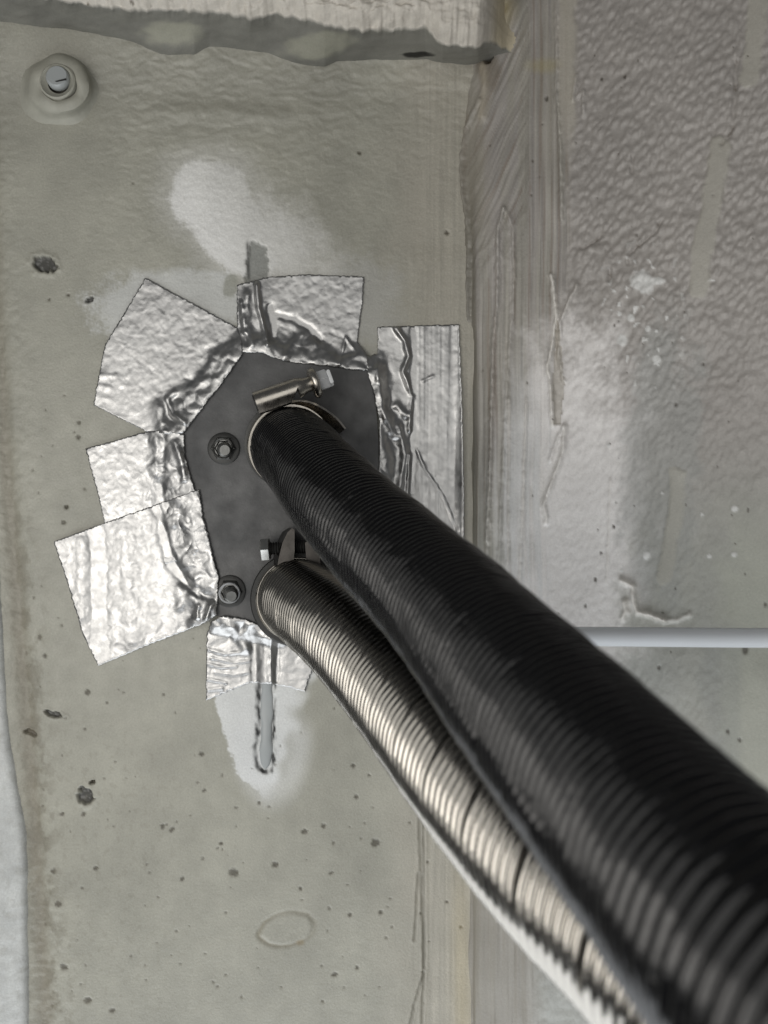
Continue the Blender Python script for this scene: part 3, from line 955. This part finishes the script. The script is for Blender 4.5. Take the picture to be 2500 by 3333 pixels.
# barrel
e0, e1 = W(832, 1312, .0190), W(972, 1264, .0170)
ax = (e1 - e0).normalized()
L = (e1 - e0).length
er = Vector((0, -1, 0)).cross(ax).normalized()
if er.z < 0:
    er = -er
ec = ax.cross(er).normalized()
if ec.y > 0:
    ec = -ec
RB = .0034
sec = [(RB * math.cos(math.radians(t)), RB * math.sin(math.radians(t))) for t in range(-40, 211, 10)]
sec += [(-RB * .7, -.0030), (RB * .35, -.0040), (RB * .6, -.0036)]
bm = bmesh.new()
ra = [bm.verts.new(e0 + ec * a_ + er * b_) for a_, b_ in sec]
rb = [bm.verts.new(e0 + ax * (L - max(0, -b_ + .0004) * .9) + ec * a_ + er * b_) for a_, b_ in sec]
for k in range(len(sec)):
    bm.faces.new((ra[k], ra[(k + 1) % len(sec)], rb[(k + 1) % len(sec)], rb[k]))
bm.faces.new(ra)
bm.faces.new(list(reversed(rb)))
bm_obj('housing', bm, MAT_STEEL, clamp)
bm = bmesh.new()
lathe(bm, e0 + ax * L + er * .0002, ax, [(-.0004, .0031), (.0006, .0030), (.0018, .0026), (.0030, .0023), (.0042, .0023)], 48)
bm_obj('neck', bm, MAT_STEEL, clamp)
bm = bmesh.new()
f0 = e1 + ax * .0042
lathe(bm, f0, ax, [(-.0002, .0020), (-.0002, .0040), (.0003, .0047), (.0010, .0049), (.0017, .0047), (.0021, .0041), (.0021, .0018)], 48, caps=False)
fl = bm_obj('screw_flange', bm, MAT_STEEL, clamp)
bm = bmesh.new()
lathe(bm, f0 + ax * .0013, ax, [(0, .0033), (.0036, .0033), (.0042, .0029)], 6)
# driver slot cut across the head
sl = f0 + ax * .0058
d_, u_, v_ = axes(ax)
me_s = bmesh.ops.create_cube(bm, size=1.0)
for v in me_s['verts']:
    v.co = sl + d_ * (v.co.x * .0011) + u_ * (v.co.y * .0022) + v_ * (v.co.z * .0044) + u_ * .0019
me_s = bmesh.ops.create_cube(bm, size=1.0)
for v in me_s['verts']:
    v.co = sl + d_ * (v.co.x * .0011) + u_ * (v.co.y * .0022) + v_ * (v.co.z * .0044) - u_ * .0019
bm_obj('screw_head', bm, MAT_BRIGHT, clamp, smooth=False, bevel=0.00025)
bm = bmesh.new()
lathe(bm, e0 - ax * .0003, ax, [(0, .0026), (.002, .0026)], 30)
bm_obj('worm_screw', bm, MAT_DARK, clamp)

# ------------------------------------------------------------------ bolt clamp on the exhaust hose
cl2 = thing('bolt_clamp', 'dark two eared bolt clamp round the steel exhaust hose', 'hose clamp', W(970, 1940, 0.006))
bm = bmesh.new()
p0, tt = Vector(c_s[0]), Vector(t_s[6])
lathe(bm, p0 - tt * .0004, tt, [(0, .0128), (0, .0146), (.0005, .0150), (.0034, .0150), (.0038, .0146), (.0038, .0128)], 90, caps=False)
bm_obj('band', bm, MAT_DARK, cl2)
bm = bmesh.new()
EAR = [(885, 1866), (893, 1815), (905, 1765), (922, 1730), (944, 1716), (953, 1721), (953, 1790), (948, 1838), (925, 1852)]
A_ = [bm.verts.new(W(x - 4, y + 2, .0052)) for x, y in EAR]
B_ = [bm.verts.new(W(x + (6 if x > 930 else 14), y + 3, .0145)) for x, y in EAR]
bm.faces.new(A_); bm.faces.new(list(reversed(B_)))
for i in range(len(EAR)):
    bm.faces.new((A_[i], B_[i], B_[(i + 1) % len(EAR)], A_[(i + 1) % len(EAR)]))
bm_obj('ear', bm, MAT_BAND, cl2, bevel=0.0008, seg=3)
bm = bmesh.new()
prism(bm, [(1000, 1764), (1018, 1752), (1046, 1790), (1050, 1850), (1006, 1836)], .0058, .0138)
bm_obj('ear', bm, MAT_BAND, cl2, bevel=0.0007, seg=3)
bm = bmesh.new()
b0, b1 = W(872, 1786, .0105), W(1030, 1776, .0100)
bx = (b1 - b0).normalized()
prof = [(0, .0019)]
LL = (b1 - b0).length
k = 0.001
while k < LL:
    prof += [(k, .0021), (k + .0004, .0017)]
    k += .0008
lathe(bm, b0, bx, prof, 24)
bt = bm_obj('bolt', bm, MAT_DARK, cl2)
bm = bmesh.new()
lathe(bm, W(849, 1789, .0108), bx, [(0, .0034), (.0003, .0038), (.0026, .0038), (.0029, .0034)], 6)
bm_obj('bolt_head', bm, MAT_ZINC, cl2, smooth=False, bevel=0.00025)

# ------------------------------------------------------------------ foil tapes
PL_IN = lambda x, y: inside(x, y, PLATE)


def tape(poly, layer, seed, label, width=70, pebble=1.0, crinkle=0.3, folds=(), streak=None, rag=2.0):
    rs = random.Random(seed)
    # resampled, slightly ragged outline
    ring = []
    n = len(poly)
    for i in range(n):
        (x1, y1), (x2, y2) = poly[i], poly[(i + 1) % n]
        L_ = math.hypot(x2 - x1, y2 - y1)
        k_ = max(1, int(L_ / 5))
        for j in range(k_):
            t = j / k_
            o = rs.gauss(0, rag * .5) if j else 0
            ring.append((x1 + (x2 - x1) * t - (y2 - y1) / L_ * o, y1 + (y2 - y1) * t + (x2 - x1) / L_ * o))
    a = np.array(ring)
    st = 4.0
    gx, gy = np.meshgrid(np.arange(a[:, 0].min(), a[:, 0].max(), st), np.arange(a[:, 1].min(), a[:, 1].max(), st))
    gx = gx + np.where((np.arange(gx.shape[0]) % 2)[:, None] == 0, 0, st / 2)
    gx, gy = gx.ravel(), gy.ravel()
    ok = inside(gx, gy, ring)
    gx, gy = gx[ok], gy[ok]
    ok = dist_poly(gx, gy, ring, True) > 2.4
    pts = [Vector(p) for p in ring] + [Vector((x, y)) for x, y in zip(gx[ok], gy[ok])]
    r = delaunay_2d_cdt(pts, [], [list(range(len(ring)))], 1, 1e-5)
    v = np.array([tuple(p) for p in r[0]])
    faces = np.array([f for f in r[2] if len(f) == 3])
    px, py = v[:, 0], v[:, 1]
    d = dist_poly(px, py, PLATE, True)
    d = np.where(PL_IN(px, py), -d, d)
    wv = 1.35 * width * (1 + 0.35 * gnoise(px / 70, py / 70, seed + 3))
    t = np.clip(d / wv, 0, 1)
    lift = 1 - t * t * (3 - 2 * t)
    h = base_h(px, py) + 0.00045 + layer * 0.00014 + (PH + 0.0001) * lift
    e_in = np.clip(-d / 12, 0, 1)
    mid = 4 * lift * (1 - lift)
    # embossing and creases
    wx, wy = px + 9 * gnoise(px / 40, py / 40, seed + 5), py + 9 * gnoise(px / 40, py / 40, seed + 6)
    h += pebble * (0.00010 * fbm(wx / 27, wy / 27, 2, seed + 7) + 0.00003 * gnoise(px / 11, py / 11, seed + 8))
    cr = 1 - np.abs(gnoise(wx / 34, wy / 34, seed + 9)) * 2
    cr2 = 1 - np.abs(gnoise(wx / 17 + 9, wy / 17, seed + 10)) * 2
    h += (crinkle + 0.6 * mid) * (0.00009 * np.clip(cr, 0, 1) ** 2 + 0.00006 * np.clip(cr2, 0, 1) ** 2)
    h += mid * 0.0005 * fbm(px / 60, py / 60, 2, seed + 11)
    a1 = np.abs(gnoise(wx / 60 + 3, wy / 60, seed + 21)); a2 = np.abs(gnoise(wx / 23, wy / 31 + 7, seed + 22)); a3 = np.abs(gnoise(px / 13, py / 13, seed + 23))
    zone = np.exp(-np.clip(d - wv * .5, 0, None) / 45) * ss(-14, 4, d)
    h += (0.25 * crinkle + zone) * (0.00065 * a1 + 0.00014 * a2 + 0.00003 * a3)
    h += 0.00015 * fbm(px / 160, py / 160, 2, seed + 12)
    edge = dist_poly(px, py, ring, True)
    h += 0.00025 * np.clip(gnoise(px / 50, py / 50, seed + 13), 0, 1) * np.exp(-edge / 18)
    # the ribbed slot under the tape
    sl = np.exp(-((px - 866) / 24) ** 2) * ss(2030, 2060, py) + 0.45 * np.exp(-((px - 838) / 34) ** 2) * ss(1120, 1080, py)
    h += 0.0012 * sl * (1 - lift)
    for pts_, w, am in folds:
        q = dist_poly(px, py, pts_) + 3 * gnoise(px / 25, py / 25, seed + 14)
        h += am * np.exp(-(q / w) ** 2)
    if streak:
        m = ss(streak[0], streak[1], px)
        h = h * 1.0 + m * (0.00010 * fbm(px / 11, py / 900, 3, seed + 15) + 0.0001 * gnoise(px / 30, py / 900, seed + 16))
        h += 0.0016 * ss(1462, 1512, px) ** 2
    h += 0.0005 * np.exp(-np.abs(d + 12) / 7) * (0.5 + gnoise(px / 40, py / 40, seed + 30))
    h = np.maximum(h, np.where(d < 0, PH + .0003, base_h(px, py) + .0003 + layer * .00012))
    co = np.stack([(px - 1250) * (D - h) / F, -h, (1666.5 - py) * (D - h) / F], -1)
    me = np_mesh('foil_tape', co, faces)
    # face the camera
    if me.polygons[0].normal.y > 0:
        me.flip_normals()
    o = link('foil_tape', me, MAT_FOIL)
    sm = o.modifiers.new('gauge', 'SOLIDIFY')
    sm.thickness = 0.00005
    sm.offset = -1
    tag(o, label, 'foil tape', 'strips of foil tape sealing the plate')
    return o


tape([(473, 904), (772, 1066), (786, 1108), (790, 1152), (740, 1222), (690, 1288), (640, 1352), (597, 1410), (540, 1412), (480, 1406), (304, 1318), (318, 1240), (342, 1121), (410, 1010)],
     2, 500, 'large square foil tape strip above the left nut, tilted at the upper left', 62, 0.9, 0.12,
     [([(545, 1300), (560, 1345), (600, 1375)], 10, .0010), ([(560, 1285), (640, 1250), (690, 1180)], 14, .0007), ([(520, 1330), (525, 1400)], 22, .0010), ([(325, 1225), (372, 1222)], 10, .00014), ([(322, 1255), (362, 1266)], 9, .00016), ([(318, 1290), (372, 1308)], 9, .00015)])
tape([(278, 1460), (330, 1446), (478, 1404), (545, 1402), (598, 1412), (602, 1487), (634, 1594), (664, 1694), (690, 1790), (560, 1830), (400, 1870), (365, 1790), (341, 1702), (316, 1600)],
     1, 530, 'dull crinkled foil tape strip left of the plate between two brighter strips', 100, 0.7, 0.6,
     [([(529, 1420), (529, 1545), (516, 1660), (545, 1790)], 18, -.0007), ([(570, 1440), (590, 1500), (600, 1560)], 12, .0009)])
tape([(175, 1763), (341, 1702), (500, 1645), (648, 1592), (662, 1690), (712, 1878), (706, 2000), (667, 2028), (490, 2096), (320, 2167), (269, 2064), (221, 1901)],
     3, 560, 'wide foil tape strip at the lower left, largest and pointing down left', 105, 1.0, 0.2,
     [([(500, 1640), (516, 1670), (558, 1829), (618, 1913), (685, 1950)], 16, -.0008), ([(312, 1730), (322, 1850), (322, 2130)], 24, -.0009), ([(268, 1760), (262, 2000)], 24, .0003), ([(400, 1715), (420, 1930), (430, 2080)], 30, .0004),
      ([(560, 1925), (620, 1940), (680, 1975)], 22, .0004), ([(640, 2010), (645, 1975)], 8, .0008), ([(670, 2015), (690, 1960)], 8, .0008)])
tape([(771, 927), (872, 901), (1000, 893), (1186, 900), (1178, 1000), (1163, 1110), (1196, 1160), (1200, 1206), (1152, 1204), (1025, 1186), (935, 1178), (852, 1148), (787, 1146), (772, 1060)],
     1, 590, 'foil tape strip along the top edge of the plate above the worm clamp', 60, 0.8, 0.15,
     [([(905, 1025), (960, 1040), (1010, 1070), (1045, 1105)], 9, -.0008), ([(835, 925), (842, 1000), (858, 1060), (872, 1120)], 8, .0011), ([(805, 960), (800, 1050), (820, 1120)], 14, .0010), ([(785, 985), (795, 1080)], 8, .0008),
      ([(880, 1000), (892, 1060), (890, 1100)], 12, -.0010), ([(930, 1160), (955, 1120), (985, 1090)], 16, .0010), ([(1105, 1185), (1125, 1100), (1155, 1140)], 5, .0004)])
tape([(1229, 1064), (1360, 1059), (1494, 1056), (1503, 1300), (1511, 1600), (1512, 1790), (1300, 1790), (1238, 1780), (1232, 1533), (1237, 1375), (1216, 1284), (1196, 1212), (1193, 1158), (1229, 1152)],
     1, 620, 'tall foil tape strip right of the plate reaching into the corner', 55, 0.5, 0.15,
     [([(1290, 1068), (1318, 1110), (1330, 1160), (1310, 1210), (1325, 1240), (1342, 1290), (1335, 1400)], 8, .0013), ([(1345, 1062), (1350, 1180), (1342, 1280), (1345, 1400), (1340, 1600)], 9, -.0010), ([(1300, 1390), (1318, 1480), (1300, 1600)], 12, .0010),
      ([(1230, 1200), (1245, 1330), (1285, 1420)], 14, .0012), ([(1290, 1320), (1320, 1350)], 14, .0009), ([(1340, 1430), (1385, 1530), (1440, 1610), (1490, 1730)], 4, .0003), ([(1375, 1240), (1410, 1225)], 5, .0003), ([(1335, 1480), (1325, 1640)], 6, .0012)],
     streak=(1340, 1370))
tape([(688, 2022), (727, 2004), (793, 2014), (862, 2042), (885, 2070), (905, 2092), (968, 2100), (1000, 2140), (1018, 2180), (992, 2252), (940, 2236), (884, 2227), (817, 2221), (740, 2250), (670, 2281), (672, 2160), (673, 2064)],
     2, 650, 'small foil tape strip under the plate over the grey sealant bead', 42, 0.5, 0.3,
     [([(700, 2040), (760, 2050), (800, 2110)], 16, .0009), ([(675, 2112), (730, 2128), (790, 2122)], 6, .0003), ([(690, 2141), (760, 2158), (815, 2150)], 5, .00025), ([(672, 2160), (720, 2172), (770, 2168)], 5, .0003), ([(700, 2188), (760, 2196), (812, 2189)], 6, .0002), ([(672, 2210), (735, 2222)], 5, .0003), ([(676, 2245), (720, 2240)], 7, .0003), ([(826, 2060), (828, 2215)], 14, -.0005), ([(905, 2095), (900, 2215)], 7, -.0006), ([(882, 2070), (884, 2220)], 7, .0006)])

# ------------------------------------------------------------------ sealant beads in the slot
def bead(name, pts, w, hmax, label):
    line = smooth_line([W(x, y, 0.0) for x, y in pts], 60)
    rows = []
    n = len(line)
    for i in range(n):
        t = i / (n - 1)
        ww = w * 1e-4 * math.sqrt(max(0.02, 1 - max(0, (t - .86) / .14) ** 2)) * (1 + 0.10 * math.sin(t * 17) + .06 * math.sin(t * 41))
        row = []
        for k in range(17):
            a = math.pi * k / 16
            row.append((line[i][0] - math.cos(a) * ww, -(-0.0007 + (hmax + .0007) * math.sin(a) ** .7 * (0.75 + .25 * math.sin(t * 9 + 1))), line[i][2]))
        rows.append(row)
    me_ = np_mesh(name, np.array(rows).reshape(-1, 3), grid_faces(n, 17))
    if me_.polygons[len(me_.polygons) // 2].normal.y > 0:
        me_.flip_normals()
    o = link(name, me_, MAT_BEAD)
    tag(o, label, 'sealant')


bead('sealant_bead', [(868, 2150), (868, 2300), (866, 2420), (863, 2504)], 19, .0004, 'long grey sealant bead in the slot below the plate')

# ------------------------------------------------------------------ painted-over bolt at the upper left
bolt = thing('sealed_bolt', 'painted over bolt with bare slotted tip in a domed collar at the upper left', 'bolt', W(187, 283, 0))
bm = bmesh.new()
n = 64
rings = []
rs = random.Random(3)
ph = [rs.uniform(0, 6.28) for _ in range(6)]
for r, hh in ((.0145, -.0012), (.0128, .0001), (.0114, .0009), (.0104, .0022), (.0099, .0042), (.0092, .0056), (.0080, .0064), (.0066, .0067), (.0058, .0066), (.0054, .0060)):
    ring = []
    for k in range(n):
        a = 2 * math.pi * k / n
        rr = r * (1 + .025 * math.sin(2 * a + ph[0]) + .02 * math.sin(3 * a + ph[1]) + .012 * math.sin(7 * a + ph[2]))
        cx, cy = (190 + 4 * hh / .0067, 285 - 12 * hh / .0067)
        c0 = W(cx, cy, hh)
        ring.append(bm.verts.new(c0 + Vector((rr * math.cos(a), .0003 * math.sin(5 * a + ph[3]), rr * math.sin(a)))))
    rings.append(ring)
for a_, b_ in zip(rings, rings[1:]):
    for k in range(n):
        bm.faces.new((a_[k], a_[(k + 1) % n], b_[(k + 1) % n], b_[k]))
bm_obj('collar', bm, MAT_BOLT_PAINT, bolt)
p = W(193, 273, .0050)
bm = bmesh.new()
lathe(bm, p, (0, -1, 0), [(0, .0060), (.0018, .0057), (.0022, .0052), (.0012, .0044), (.0006, .0034)], 48, caps=False)
bm_obj('rim', bm, MAT_BOLT_PAINT, bolt)
bm = bmesh.new()
lathe(bm, W(193, 262, .0050), (0.05, -1, 0.1), [(0, .0036), (.0022, .0036), (.0028, .0031)], 36)
tip = bm_obj('tip', bm, MAT_BEAD, bolt, bevel=.0002)
bm = bmesh.new()
prism(bm, [(168, 268), (216, 256), (217, 261), (169, 273)], .0077, .0080)
bm_obj('slot', bm, MAT_DARK, bolt, smooth=False)

# ------------------------------------------------------------------ milky tube at the right
s_, c_ = spline([PX(3300, 2066, .212), PX(2900, 2070, .216), PX(2500, 2076, .221), (PX(2200, 2074, .223)), PX(1980, 2072, .225), PX(1800, 2070, .228), PX(1700, 2060, .236), PX(1660, 2040, .25)], .0012)
T_, U_, V_ = frames(c_)
th = np.linspace(0, 2 * math.pi, 40, endpoint=False)
out = c_[:, None, :] + (np.cos(th)[None, :, None] * U_[:, None, :] + np.sin(th)[None, :, None] * V_[:, None, :]) * .00245
inn = c_[::-1][:, None, :] + (np.cos(th)[None, :, None] * U_[::-1][:, None, :] + np.sin(th)[None, :, None] * V_[::-1][:, None, :]) * .0016
co = np.concatenate([out, inn, out[:1]])
tube = link('fuel_tube', np_mesh('fuel_tube', co.reshape(-1, 3), grid_faces(len(co), 40, wrap=True)), MAT_TUBE)
tag(tube, 'thin milky plastic tube crossing behind the black hose at the right', 'tube')
